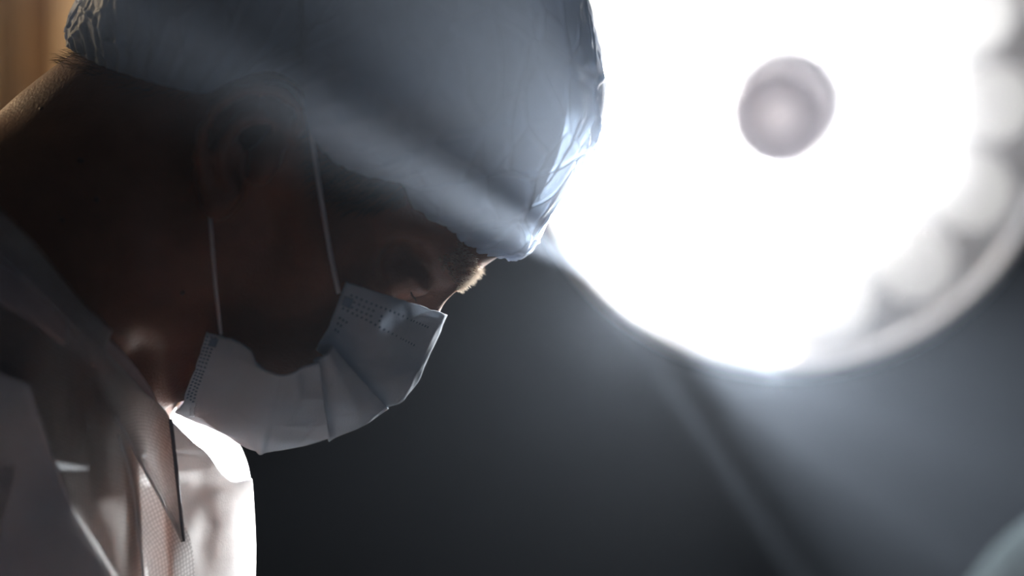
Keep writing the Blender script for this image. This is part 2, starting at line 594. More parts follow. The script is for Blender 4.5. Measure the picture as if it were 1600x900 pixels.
def surface_nets(F, xs, ys, zs):
    ins = F < 0
    c = [ins[a:ins.shape[0] - 1 + a, b:ins.shape[1] - 1 + b, d:ins.shape[2] - 1 + d] for a in (0, 1) for b in (0, 1) for d in (0, 1)]
    s = sum(k.astype(np.int8) for k in c)
    I = np.argwhere((s > 0) & (s < 8))
    idx = np.full(s.shape, -1, dtype=np.int32)
    idx[I[:, 0], I[:, 1], I[:, 2]] = np.arange(len(I))
    corners = [(a, b, d) for a in (0, 1) for b in (0, 1) for d in (0, 1)]
    G = [xs, ys, zs]
    val = {k: F[I[:, 0] + k[0], I[:, 1] + k[1], I[:, 2] + k[2]] for k in corners}
    pos = {k: np.stack([G[a][I[:, a] + k[a]] for a in range(3)], -1) for k in corners}
    acc = np.zeros((len(I), 3)); cnt = np.zeros(len(I))
    for k in corners:
        for a in range(3):
            if k[a] == 0:
                k2 = list(k); k2[a] = 1; k2 = tuple(k2)
                va, vb = val[k], val[k2]
                m = (va < 0) != (vb < 0)
                t = np.where(m, va / (va - vb + 1e-20), 0)[:, None]
                p = pos[k] + (pos[k2] - pos[k]) * t
                acc[m] += p[m]; cnt[m] += 1
    V = acc / cnt[:, None]
    faces = []
    for a in range(3):
        sl0 = [slice(None)] * 3; sl1 = [slice(None)] * 3
        sl0[a] = slice(0, -1); sl1[a] = slice(1, None)
        A = ins[tuple(sl0)]; B = ins[tuple(sl1)]
        E = np.argwhere(A != B)
        b, d = [(1, 2), (2, 0), (0, 1)][a]
        ok = (E[:, b] > 0) & (E[:, d] > 0) & (E[:, b] < F.shape[b] - 1) & (E[:, d] < F.shape[d] - 1)
        E = E[ok]
        def g(ob, od):
            e = E.copy(); e[:, b] += ob; e[:, d] += od
            return idx[e[:, 0], e[:, 1], e[:, 2]]
        q = np.stack([g(-1, -1), g(0, -1), g(0, 0), g(-1, 0)], -1)
        flip = ~A[E[:, 0], E[:, 1], E[:, 2]]
        q[flip] = q[flip][:, ::-1]
        faces.append(q)
    return V, np.concatenate(faces)

BV, BF = surface_nets(SD, gx, gy, gz)
# light smoothing of the voxel surface
nb = np.zeros_like(BV); nc = np.zeros(len(BV))
for a in range(4):
    i, j = BF[:, a], BF[:, (a + 1) % 4]
    np.add.at(nb, i, BV[j]); np.add.at(nc, i, 1)
    np.add.at(nb, j, BV[i]); np.add.at(nc, j, 1)
BV = BV * 0.5 + 0.5 * nb / np.maximum(nc, 1)[:, None]
body = mesh_obj('body', BV, BF, M['skin'], person)

# camera-facing skin points by pixel, for hair and moles
fn = np.cross(BV[BF[:, 2]] - BV[BF[:, 0]], BV[BF[:, 3]] - BV[BF[:, 1]])
fn /= np.linalg.norm(fn, axis=1, keepdims=True) + 1e-12
fc = BV[BF].mean(1)
def to_px(P):
    P = np.asarray(P)
    d = P[..., 1] + CD
    return np.stack([P[..., 0] / (K * d) + 800, 450 - (P[..., 2] - CZ) / (K * d)], -1)
fpx = to_px(fc)

# nearest skin depth by pixel, so that cloth lies on the body and not inside it
DM = np.full((260, 260), 9.0)                          # 10 px cells from (-900, -300)
nf = fn[:, 1] < 0.1
bi = np.clip(((fpx[nf] - np.array([-900, -300])) / 10).astype(int), 0, 259)
np.minimum.at(DM, (bi[:, 0], bi[:, 1]), fc[nf, 1])
for _ in range(2):
    D2 = DM.copy()
    for dx in (-1, 0, 1):
        for dy in (-1, 0, 1):
            D2 = np.minimum(D2, np.roll(np.roll(DM, dx, 0), dy, 1))
    DM = D2
DM = np.where(DM > 5, 0.05, DM)
for _ in range(4):
    DM = (DM + np.roll(DM, 1, 0) + np.roll(DM, -1, 0) + np.roll(DM, 1, 1) + np.roll(DM, -1, 1)) / 5
def over_body(P, Y, gap):
    """push cloth depth Y (mm) in front of the skin at pixels P by at least gap mm"""
    q = np.clip((P - np.array([-900, -300])) / 10 - 0.5, 0, 257.9)
    i = q.astype(int); f = q - i
    d = (DM[i[..., 0], i[..., 1]] * (1 - f[..., 0]) * (1 - f[..., 1]) + DM[i[..., 0] + 1, i[..., 1]] * f[..., 0] * (1 - f[..., 1])
         + DM[i[..., 0], i[..., 1] + 1] * (1 - f[..., 0]) * f[..., 1] + DM[i[..., 0] + 1, i[..., 1] + 1] * f[..., 0] * f[..., 1]) * 1000 - gap
    h = np.maximum(8 - np.abs(Y - d), 0) / 8
    return np.minimum(Y, d) - h * h * 2

def inside_poly(pts, poly):
    x, y = pts[:, 0], pts[:, 1]
    r = np.zeros(len(pts), bool)
    n = len(poly)
    for i in range(n):
        (x1, y1), (x2, y2) = poly[i], poly[(i + 1) % n]
        c = ((y1 > y) != (y2 > y)) & (x < (x2 - x1) * (y - y1) / (y2 - y1 + 1e-12) + x1)
        r ^= c
    return r

def strands(name, roots, dirs, length, rad, mat, parent, bend=(0, 0, -0.3)):
    V, F = [], []
    bend = np.array(bend)
    for r, d in zip(roots, dirs):
        L = length * random.uniform(0.6, 1.1)
        d = d / (np.linalg.norm(d) + 1e-9)
        a = np.cross(d, (0.3, 0.9, 0.2)); a /= np.linalg.norm(a) + 1e-9
        b = np.cross(d, a)
        pts = [r - d * 0.0006, r + d * L * 0.5, r + d * L * 0.85 + bend * L * 0.25]
        rr = [rad, rad * 0.8, rad * 0.2]
        base = len(V)
        for p, q in zip(pts, rr):
            for k in range(3):
                t = 2.0944 * k
                V.append(p + q * (math.cos(t) * a + math.sin(t) * b))
        for i in range(2):
            for k in range(3):
                k2 = (k + 1) % 3
                F.append((base + i * 3 + k, base + i * 3 + k2, base + (i + 1) * 3 + k2, base + (i + 1) * 3 + k))
    return mesh_obj(name, V, F, mat, parent)

def on_skin(sel, n):
    I = np.flatnonzero(sel)
    if len(I) == 0:
        return np.zeros((0, 3)), np.zeros((0, 3))
    c = rng.choice(I, n)
    jit = (rng.random((n, 3)) - 0.5) * 0.002
    return fc[c] + jit, fn[c]

# eyebrows on both sides of the brow
fwd = np.array([FX, 0, FZ]); upv = np.array([UX, 0, UZ])
hl = np.stack([((fc[:, 0] - Nas.x) * FX + (fc[:, 2] - Nas.z) * FZ) * 1000, ((fc[:, 0] - Nas.x) * UX + (fc[:, 2] - Nas.z) * UZ) * 1000, -fc[:, 1] * 1000], -1)
for sgn in (1, -1):
    s = hl[:, 2] * sgn
    sel = (s > 3) & (s < 48) & (hl[:, 0] > -45) & (np.abs(hl[:, 1] - (14 + 0.12 * s - 0.004 * (s - 20) ** 2)) < 6.5)
    r, n = on_skin(sel, 650)
    d = n * 0.5 + fwd * 0.1 + np.array([0, -sgn * 0.5, 0]) + upv * 0.45 + (rng.random((len(r), 3)) - 0.5) * 0.5
    strands('eyebrow', r, d, 0.0042, 0.00018, M['brow'], person, bend=(-0.3, 0, -0.4))
# lashes at the lid edge, eyes looking down
for sgn in (1, -1):
    r = np.array([np.array(H(-7 + 0.0 - abs(a) * 0.25, -9, sgn * (31 + a))) for a in np.linspace(-11, 12, 30)])
    d = np.tile(fwd * 0.9 - upv * 0.5, (30, 1)) + (rng.random((30, 3)) - 0.5) * 0.3
    strands('eyelash', r, d, 0.0035, 0.0001, M['hair'], person, bend=(0.2, 0, 0.3))
# short hair at the nape and the temple
sel = (fn[:, 0] * -0.65 + fn[:, 2] * 0.76 > 0.05) & (fpx[:, 0] > 50) & (fpx[:, 0] < 330) & (fpx[:, 1] < 150 + 0.0 * fpx[:, 0]) & (fpx[:, 1] < 60 + 0.42 * (fpx[:, 0]))
r, n = on_skin(sel, 1500)
strands('nape_hair', r, n * 0.55 + np.array([-0.6, 0, -0.25]) + (rng.random((len(r), 3)) - 0.5) * 0.5, 0.009, 0.00012, M['hair'], person)
sel = inside_poly(fpx, [(485, 200), (520, 235), (640, 280), (640, 320), (560, 330), (500, 300)]) & (fc[:, 1] < -0.04)
r, n = on_skin(sel, 700)
strands('temple_hair', r, n * 0.35 + np.array([-0.7, 0, -0.3]) + (rng.random((len(r), 3)) - 0.5) * 0.4, 0.012, 0.00012, M['hair'], person)
# moles on the neck
for (mx_, my_) in ((65, 168), (128, 250), (97, 347), (148, 313), (285, 456)):
    d2 = (fpx[:, 0] - mx_) ** 2 + (fpx[:, 1] - my_) ** 2 + np.where(fn[:, 1] < 0, 0, 1e9)
    k = int(np.argmin(d2))
    q = Vector(fn[k]).to_track_quat('Z', 'Y').to_matrix().to_4x4()
    q.translation = Vector(fc[k])
    rr = random.uniform(0.0010, 0.0017)
    lathe('mole', [(0.0001, rr * 0.5), (rr * 0.6, rr * 0.4), (rr, 0), (rr * 0.9, -rr * 0.5)], M['mole'], person, 10, q)

# ------------------------------------------------------------------ surgical cap
rim = [(786, 389, -3), (772, 383, -14), (752, 379, -27), (730, 371, -37), (707, 355, -46), (702, 342, -49), (684, 341, -53), (661, 334, -59), (641, 312, -66), (631, 286, -69), (600, 273, -73), (562, 266, -77), (520, 246, -82),
       (482, 198, -98), (470, 140, -100), (420, 112, -95), (360, 128, -90), (320, 146, -86), (270, 137, -80), (235, 128, -74), (200, 117, -66), (165, 106, -54), (128, 88, -36), (106, 72, -12)]
mid = [(796, 396), (806, 397), (818, 393), (828, 384), (836, 370), (844, 354), (853, 338), (866, 318), (885, 292), (902, 262), (916, 236), (931, 190), (933, 138),
       (920, 65), (900, -10), (855, -100), (770, -190), (640, -255), (480, -275), (330, -240), (215, -150), (140, -50), (108, 15), (99, 50)]
NU, NV = 480, 140
rc = catmull(rim, NU)
mc = catmull([(a, b, 0) for a, b in mid], NU)
vv = np.concatenate([-(1 - np.linspace(0, 1, NV) ** 1.0), np.linspace(0, 1, NV)[1:]])      # -1 near rim, 0 midline, 1 far rim
a = 1 - np.abs(vv)                                                                        # 0 at rim, 1 at midline
g = np.sin(a * math.pi / 2)[None, :, None]
cc = np.cos(a * math.pi / 2)[None, :]
ext = np.linalg.norm(mc[:, :2] - rc[:, :2], axis=1)[:, None] / 400
P = rc[:, None, :2] + (mc[:, None, :2] - rc[:, None, :2]) * g
bul = 17 * np.clip(ext, 0, 1) * np.sin(a * math.pi)[None, :] * (1 - 0.35 * a[None, :])
Y = (rc[:, None, 2] * cc - bul) * np.where(vv <= 0, 1, -1)[None, :]
CP = Wn(np.concatenate([P, Y[..., None] / 1000], -1))
cn = grid_normals(CP)
ctr = np.array(W(520, 90, 0))
flip = np.sign(((CP - ctr) * cn).sum(-1, keepdims=True))
cn = cn * flip
flipped = np.median(flip) < 0
# gathers along the elastic edge, creases in the film, the overlapping fold in front of the ear
arc = np.concatenate([[0], np.cumsum(np.linalg.norm(np.diff(Wn(np.column_stack([rc[:, :2], rc[:, 2] / 1000])), axis=0), axis=1))])[:, None]
edge = np.exp(-(a[None, :] * (0.35 + ext)) / 0.10)
ph = 2.5 * vnoise(np.concatenate([CP[:, :1] * 1.0], 1), 30, 3)
ruff = np.sin(arc * 2 * math.pi / 0.0095 + ph) + 0.6 * np.sin(arc * 2 * math.pi / 0.0058 + 2 * ph)
dsp = 0.0013 * ruff * np.exp(-(a[None, :] * (0.35 + ext)) / 0.16)
f1, f2 = worley(CP + 0.012 * np.stack([vnoise(CP, 22, 5), vnoise(CP, 22, 6), vnoise(CP, 22, 7)], -1), 24, 11)
dsp = dsp + 0.0012 * np.exp(-((f2 - f1) / 0.045) ** 2) - 0.0028 * f1
f1b, f2b = worley(CP * np.array([1, 1, 0.6]) + 0.02, 55, 31)
dsp = dsp + 0.0009 * np.exp(-((f2b - f1b) / 0.07) ** 2)
dsp = dsp + 0.004 * vnoise(CP, 16, 9) + 0.0015 * vnoise(CP, 45, 10)
cpx = to_px(CP)
near = (CP[..., 1] < 0.03)
line = 473 + 5 * np.sin(cpx[..., 1] / 60)
dsp = dsp + np.where(near, 0.0055 * sstep(-2, 2, cpx[..., 0] - line), 0.0)
keep = sstep(0.0, 0.10, np.minimum(a[None, :] + 0 * ext, 1)) * 0.75 + 0.25
silh = 1 - 0.55 * np.exp(-((1 - a[None, :]) / 0.08) ** 2)
CP2 = CP + cn * (dsp * keep * silh)[..., None]
cap = grid_obj('surgical_cap', CP2, M['cap'], person, solidify=0.00025)
cap['label'] = 'pale blue-white translucent disposable bouffant cap'
for sgn in (0, -1):
    jj = 3 if sgn == 0 else CP2.shape[1] - 4
    tube('elastic_band', CP2[::3, jj] - cn[::3, jj] * 0.0012, 0.0011, M['elastic'], cap, 6)

# ------------------------------------------------------------------ face mask
fmask = empty('face_mask', W(600, 560, 0), person)
fmask['label'] = 'pleated pale blue disposable face mask'
def mask_panel(name, side, midl, dfun, nu=60, nv=50, mat='mask', seed=1, bulge=4):
    s = catmull(side, nu)
    m = catmull([(p[0], p[1], 0) for p in midl], nu)
    v = np.concatenate([np.linspace(-1, 0, nv), np.linspace(0, 1, nv)[1:]])
    a = 1 - np.abs(v)
    g = np.sin(a * math.pi / 2)[None, :, None]
    P = s[:, None, :2] + (m[:, None, :2] - s[:, None, :2]) * g
    Y = (s[:, None, 2] * (1 - np.sin(a * math.pi / 2) + 1e-9)[None, :] ** 0.72 - bulge * np.sin(a * math.pi)[None, :]) * np.where(v <= 0, 1, -1)[None, :]
    Yn = over_body(P, -np.abs(Y), 2.5)
    Y = np.where(a[None, :] > 0.97, Y, np.where(v[None, :] <= 0, Yn, -Yn) * (1 - sstep(0.8, 0.97, a))[None, :] + Y * sstep(0.8, 0.97, a)[None, :])
    Q = Wn(np.concatenate([P, Y[..., None] / 1000], -1))
    n = grid_normals(Q)
    c0 = np.array(H(-50, -60, 0))
    n = n * np.sign(((Q - c0) * n).sum(-1, keepdims=True))
    u = np.linspace(0, 1, nu)[:, None]
    d = dfun(u, a[None, :]) / 1000 + 0.0007 * vnoise(Q, 60, seed) + 0.0012 * vnoise(Q, 28, seed + 4)
    f1, f2 = worley(Q, 34, seed + 9)
    d = d + 0.0008 * np.exp(-((f2 - f1) / 0.15) ** 2)
    Q = Q + n * d[..., None]
    o = grid_obj(name, Q, M[mat], fmask, solidify=0.0005)
    return Q, n

sideA = [(540, 440, -60), (526, 478, -63), (513, 515, -66), (500, 549, -66)]
midA = [(699, 492), (672, 550), (640, 616), (601, 637)]
QA, nA = mask_panel('pleat', sideA, midA, lambda u, a: -7.0 * sstep(0.45, 1.0, u) * (0.3 + 0.7 * a) * (1 - sstep(0.6, 0.95, a)) + 0 * a, nu=70, seed=2)
sideB = [(513, 538, -68), (506, 550, -69), (490, 563, -67)]
midB = [(604, 634), (562, 664), (512, 687)]
QB, nB = mask_panel('pleat', sideB, midB, lambda u, a: 2.0 * (1 - a ** 4) - 6.5 * sstep(0.35, 1.0, u) * (0.3 + 0.7 * a) * (1 - sstep(0.6, 0.95, a)), nu=50, seed=13)
sideC = [(495, 557, -69), (468, 566, -70), (439, 585, -68), (410, 566, -66), (396, 543, -66), (365, 524, -63), (325, 515, -58)]
midC = [(516, 685), (462, 697), (408, 707), (375, 693), (340, 672), (305, 655), (275, 640)]
QC, nC = mask_panel('pleat', sideC, midC, lambda u, a: 2.2 * (1 - a ** 4) - 2.5 * np.exp(-((u - 0.34) / 0.10) ** 2) * (1 - a) + 1.6 * np.exp(-((u - 0.34) / 0.02) ** 2) * a, nu=110, seed=27)

# stiff nose strip under the top edge, and folded top border
tube('nose_strip', (QA[5, 30:69] - nA[5, 30:69] * 0.0006), 0.0009, M['mask'], fmask, 8)
# embossed weld marks: dotted rows beside the edges
def dots(name, rows, Q, n, r=0.0007):
    V, F = [], []
    for (i, j) in rows:
        i0, j0 = int(i), int(j)
        c = Q[i0, j0] * (1 - (i - i0)) * (1 - (j - j0)) + Q[min(i0 + 1, Q.shape[0] - 1), j0] * (i - i0) * (1 - (j - j0)) + \
            Q[i0, j0 + 1] * (1 - (i - i0)) * (j - j0) + Q[min(i0 + 1, Q.shape[0] - 1), j0 + 1] * (i - i0) * (j - j0)
        nn = n[i0, j0]
        a_ = np.cross(nn, (0.2, 0.1, 0.97)); a_ /= np.linalg.norm(a_)
        b_ = np.cross(nn, a_)
        base = len(V)
        V.append(c + nn * 0.0007)
        for k in range(6):
            t = k * math.pi / 3
            V.append(c + nn * 0.0004 + r * (math.cos(t) * a_ + math.sin(t) * b_))
        F += [(base, base + 1 + k, base + 1 + (k + 1) % 6) for k in range(6)]
    return tag(mesh_obj(name, V, F, M['weld'], fmask), kind='stuff')
rows = []
for u_, j0, j1, st in ((9, 3, 34, 1.6), (13.5, 4.5, 12, 1.6), (18, 4.5, 12, 1.6), (22, 2, 32, 1.6)):
    j = j0
    while j < j1:
        rows.append((u_ + 0.05 * j, j)); j += st
rows += [(15.5, 14), (19, 14), (31, 2), (31, 3.2), (31, 4.4), (36, 2), (36, 3.1), (42, 2), (42, 3.0)]
dots('weld_dots', rows, QA, nA)
rows = []
for du in (107.0, 103.8, 100.6):
    j = 1.2
    while j < 30:
        rows.append((du, j)); j += 1.25 + 0.02 * j
dots('weld_dots', rows, QC, nC, 0.0007)
# square welds where the ear loops are fixed
def weld_patch(Q, n, i0, i1, j0, j1):
    V, F = [], []
    idx = {}
    for i in range(i0, i1 + 1):
        for j in range(j0, j1 + 1):
            idx[i, j] = len(V); V.append(Q[i, j] + n[i, j] * 0.0007)
    for i in range(i0, i1):
        for j in range(j0, j1):
            F.append((idx[i, j], idx[i + 1, j], idx[i + 1, j + 1], idx[i, j + 1]))
    mesh_obj('weld_patch', V, F, M['weld'], fmask)
weld_patch(QA, nA, 11, 20, 1, 4)
weld_patch(QC, nC, 98, 104, 1, 4)

def loop_path(sg):
    pts = [(529, 458, -62), (515, 390, -72), (500, 300, -84), (486, 210, -92), (476, 165, -92), (440, 130, -86), (380, 140, -78), (330, 175, -74), (316, 240, -76),
           (322, 300, -82), (328, 340, -84), (333, 400, -80), (338, 460, -72), (345, 522, -62)]
    p = catmull(pts, 90)
    pb = over_body(p[:, :2], p[:, 2], 1.5)
    t_ = np.linspace(0, 1, 90)
    w_ = np.maximum(1 - sstep(0.16, 0.22, t_), sstep(0.76, 0.82, t_))
    p[:, 2] = p[:, 2] * (1 - w_) + pb * w_
    p[:, 2] /= 1000
    w = Wn(p)
    if sg < 0:
        w[:, 1] *= -1
    return w
for sg in (1, -1):
    tube('ear_loop', loop_path(sg), 0.0011, M['loop'], fmask, 8, flat=(1.0, 0.6))

# ------------------------------------------------------------------ gown
gown = empty('surgical_gown', W(150, 800, 0), person)
gown['label'] = 'grey-white wrapped disposable gown with dimpled fabric'
ctrl = np.array([(-300, 250, -110), (-200, 170, -92), (0, 395, -84), (80, 468, -80), (160, 545, -66), (215, 603, -54), (265, 655, -42), (315, 703, -32), (348, 742, -20), (394, 745, -1),
                 (-300, 600, -200), (-100, 600, -150), (0, 600, -105), (80, 640, -92), (150, 680, -76), (200, 720, -64), (270, 800, -45), (330, 820, -28), (394, 850, -1),
                 (-300, 1000, -205), (-60, 1000, -140), (60, 1000, -106), (160, 1000, -84), (250, 1000, -60), (330, 1000, -34), (394, 1000, -2),
                 (60, 820, -98), (130, 860, -84), (-60, 800, -125)], dtype=float)
def rbf_fit(c):
    n = len(c)
    r = np.linalg.norm(c[:, None, :2] - c[None, :, :2], axis=-1) / 300
    A = np.zeros((n + 3, n + 3))
    A[:n, :n] = r - 0.02 * np.eye(n)
    A[:n, n:] = np.column_stack([np.ones(n), c[:, :2] / 300])
    A[n:, :n] = A[:n, n:].T
    return np.linalg.solve(A, np.concatenate([c[:, 2], np.zeros(3)]))
rw = rbf_fit(ctrl)
def ybase(P):
    P = np.asarray(P, float)
    r = np.linalg.norm(P[..., None, :2] - ctrl[:, :2], axis=-1) / 300
    return r @ rw[:-3] + rw[-3] + P[..., 0] / 300 * rw[-2] + P[..., 1] / 300 * rw[-1]

def panel(name, left, right, off, mat='gown', nu=90, nv=60, wr=1.0, seed=1, curve=0.0, parent=None, thick=0.0):
    """sheet between two edge lines (pixels), laid on the gown's form, off mm proud of it"""
    l = catmull(left, nu)[:, None, :2]
    r = catmull(right, nu)[:, None, :2]
    v = np.linspace(0, 1, nv)[None, :, None]
    P = l + (r - l) * v
    Y = over_body(P, ybase(P), 5) - off - curve * np.sin(v[..., 0] * math.pi)
    Y = np.minimum(Y, -0.5)
    Q = Wn(np.concatenate([P, Y[..., None] / 1000], -1))
    n = grid_normals(Q)
    w = 0.0030 * vnoise(Q * np.array([1, 1, 0.45]), 26, seed) + 0.0012 * vnoise(Q * np.array([1, 1, 0.5]), 60, seed + 3)
    Q = Q + n * (w * wr * np.sin(np.pi * np.clip(v[..., 0], 0, 1)) ** 0.5)[..., None]
    return grid_obj(name, Q, M[mat], parent or gown, solidify=thick)

# near side front: from the lapel to the front edge, neckline to below the frame
top = [(250, 640), (265, 655), (300, 690), (322, 708), (345, 738), (366, 752), (393, 748)]
bot = [(278, 1150), (292, 1150), (312, 1150), (330, 1150), (350, 1150), (372, 1150), (393, 1150)]
panel('front_panel', top, bot, 0, 'gown_smooth', nu=110, nv=110, wr=1.2, seed=4, thick=0.0005)
# near shoulder and side
top = [(-330, 60), (-200, 200), (0, 395), (80, 468), (130, 517), (172, 558)]
bot = [(-560, 1150), (-400, 1150), (-120, 1150), (60, 1150), (180, 1150), (275, 1150)]
panel('shoulder_panel', top, bot, 0, 'gown', nu=140, nv=110, wr=1.8, seed=44)
# far side sheet, standing higher behind the chin
fl = catmull([(-330, 60, 100), (-120, 250, 90), (60, 420, 78), (160, 520, 70), (250, 622, 55), (310, 648, 42), (352, 672, 26), (372, 690, 14), (386, 718, 5), (394, 748, 1)], 90)
fr = catmull([(-900, 1150, 240), (-500, 1150, 240), (-200, 1150, 230), (0, 1150, 200), (120, 1150, 170), (210, 1150, 130), (290, 1150, 80), (340, 1150, 45), (375, 1150, 18), (394, 1150, 2)], 90)
v = np.linspace(0, 1, 60)[None, :, None]
Q = fl[:, None] + (fr[:, None] - fl[:, None]) * v
Q[..., 2] += 10 * np.sin(v[..., 0] * math.pi)
Q = Wn(np.concatenate([Q[..., :2], Q[..., 2:] / 1000], -1))
Q = Q + grid_normals(Q) * (0.0025 * vnoise(Q, 26, 8))[..., None]
grid_obj('far_front', Q, M['gown_thin'], gown, solidify=0)
# overlapping dimpled layers of the near side
panel('wrap_layer', [(150, 590), (175, 650), (202, 735), (218, 850), (232, 960), (245, 1150)], [(165, 588), (200, 655), (237, 727), (297, 842), (306, 960), (312, 1150)], 4, nu=150, nv=60, seed=19, wr=0.8)
panel('lapel', [(90, 485), (142, 560), (183, 650), (222, 727), (283, 842)], [(160, 541), (222, 608), (266, 655), (276, 745), (287, 848)], 8, nu=130, nv=60, seed=23, wr=0.7, curve=2)
panel('side_layer', [(-160, 520), (-190, 700), (-200, 850), (-200, 1000), (-200, 1150)], [(45, 600), (85, 720), (118, 800), (180, 900), (250, 1150)], 6, 'gown_shaded', nu=110, nv=60, seed=61, wr=1.5)  # panel added over the lower left to keep light from coming through
for ln, of in (([(60, 650), (88, 728), (118, 800), (180, 900)], 6.5), ([(183, 650), (222, 727), (250, 778), (284, 844)], 9), ([(185, 680), (202, 735), (211, 790), (218, 850), (232, 960)], 5.5)):
    lc = catmull(np.array(ln, float), 50)
    Yl = over_body(lc, ybase(lc), 5) - of
    tube('lit_edge_tube', Wn(np.column_stack([lc, Yl / 1000])), 0.0007, M['gown_smooth'], gown, 6)  # tubes added along the layer edges to catch light as bright lines
hm_ = np.array([(266, 655), (276, 745), (286, 846)], float)
hc = catmull(hm_, 40)
Yh = over_body(hc, ybase(hc), 5) - 9
tube('lapel_hem', Wn(np.column_stack([hc, Yh / 1000])), 0.0011, M['hem'], gown, 6)
# neck binding and undershirt
def strip(name, t, b, mat, parent, nu=80, nv=10, thick=0.0006, gap=4):
    t = catmull(t, nu)[:, None]; b = catmull(b, nu)[:, None]
    v = np.linspace(0, 1, nv)[None, :, None]
    Q = t + (b - t) * v
    Q[..., 2] = over_body(Q[..., :2], Q[..., 2], gap)
    Q = Wn(np.concatenate([Q[..., :2], Q[..., 2:] / 1000], -1))
    Q = Q + grid_normals(Q) * (0.0012 * vnoise(Q, 50, 5))[..., None]
    return grid_obj(name, Q, M[mat], parent, solidify=thick)
strip('neck_binding', [(-230, 40, -70), (-110, 205, -82), (0, 328, -88), (60, 392, -90), (120, 462, -88), (172, 516, -82)],
      [(-250, 140, -92), (-120, 290, -98), (0, 402, -100), (60, 462, -99), (110, 510, -95), (158, 552, -86)], 'gown', gown, gap=9)
strip('undershirt', [(-100, 300, -60), (60, 430, -72), (150, 512, -72), (200, 560, -66), (232, 605, -56), (252, 640, -46)],
      [(-100, 420, -90), (40, 500, -84), (140, 570, -80), (190, 600, -72), (222, 634, -60), (246, 660, -48)], 'shirt', person)
# lower gown, sleeves, trousers, shoes (below the frame)
def ring_loft(name, rings, mat, parent, seg=48, seed=1, wr=0.006):
    V = []
    for (c, rx, ry) in rings:
        for k in range(seg):
            t = 2 * math.pi * k / seg
            V.append((c[0] + rx * math.cos(t), c[1] + ry * math.sin(t), c[2]))
    Q = np.array(V).reshape(len(rings), seg, 3)
    # densify
    Q = np.stack([catmull(Q[:, k], len(rings) * 6) for k in range(seg)], 1)
    Q[..., 0] += wr * vnoise(Q * np.array([1, 1, 0.2]), 14, seed)
    Q[..., 1] += wr * vnoise(Q * np.array([1, 1, 0.2]), 14, seed + 2)
    nu = Q.shape[0]
    F = []
    for i in range(nu - 1):
        for k in range(seg):
            F.append((i * seg + k, i * seg + (k + 1) % seg, (i + 1) * seg + (k + 1) % seg, (i + 1) * seg + k))
    return mesh_obj(name, Q.reshape(-1, 3), F, M[mat], parent, uv=Q.reshape(-1, 3)[:, [1, 2]], solidify=0.0006)
ring_loft('gown_skirt', [((-0.44, 0, 1.16), 0.17, 0.235), ((-0.50, 0, 1.04), 0.215, 0.25), ((-0.56, 0, 0.92), 0.215, 0.25), ((-0.59, 0, 0.75), 0.215, 0.26), ((-0.60, 0, 0.45), 0.22, 0.28)], 'gown', gown)
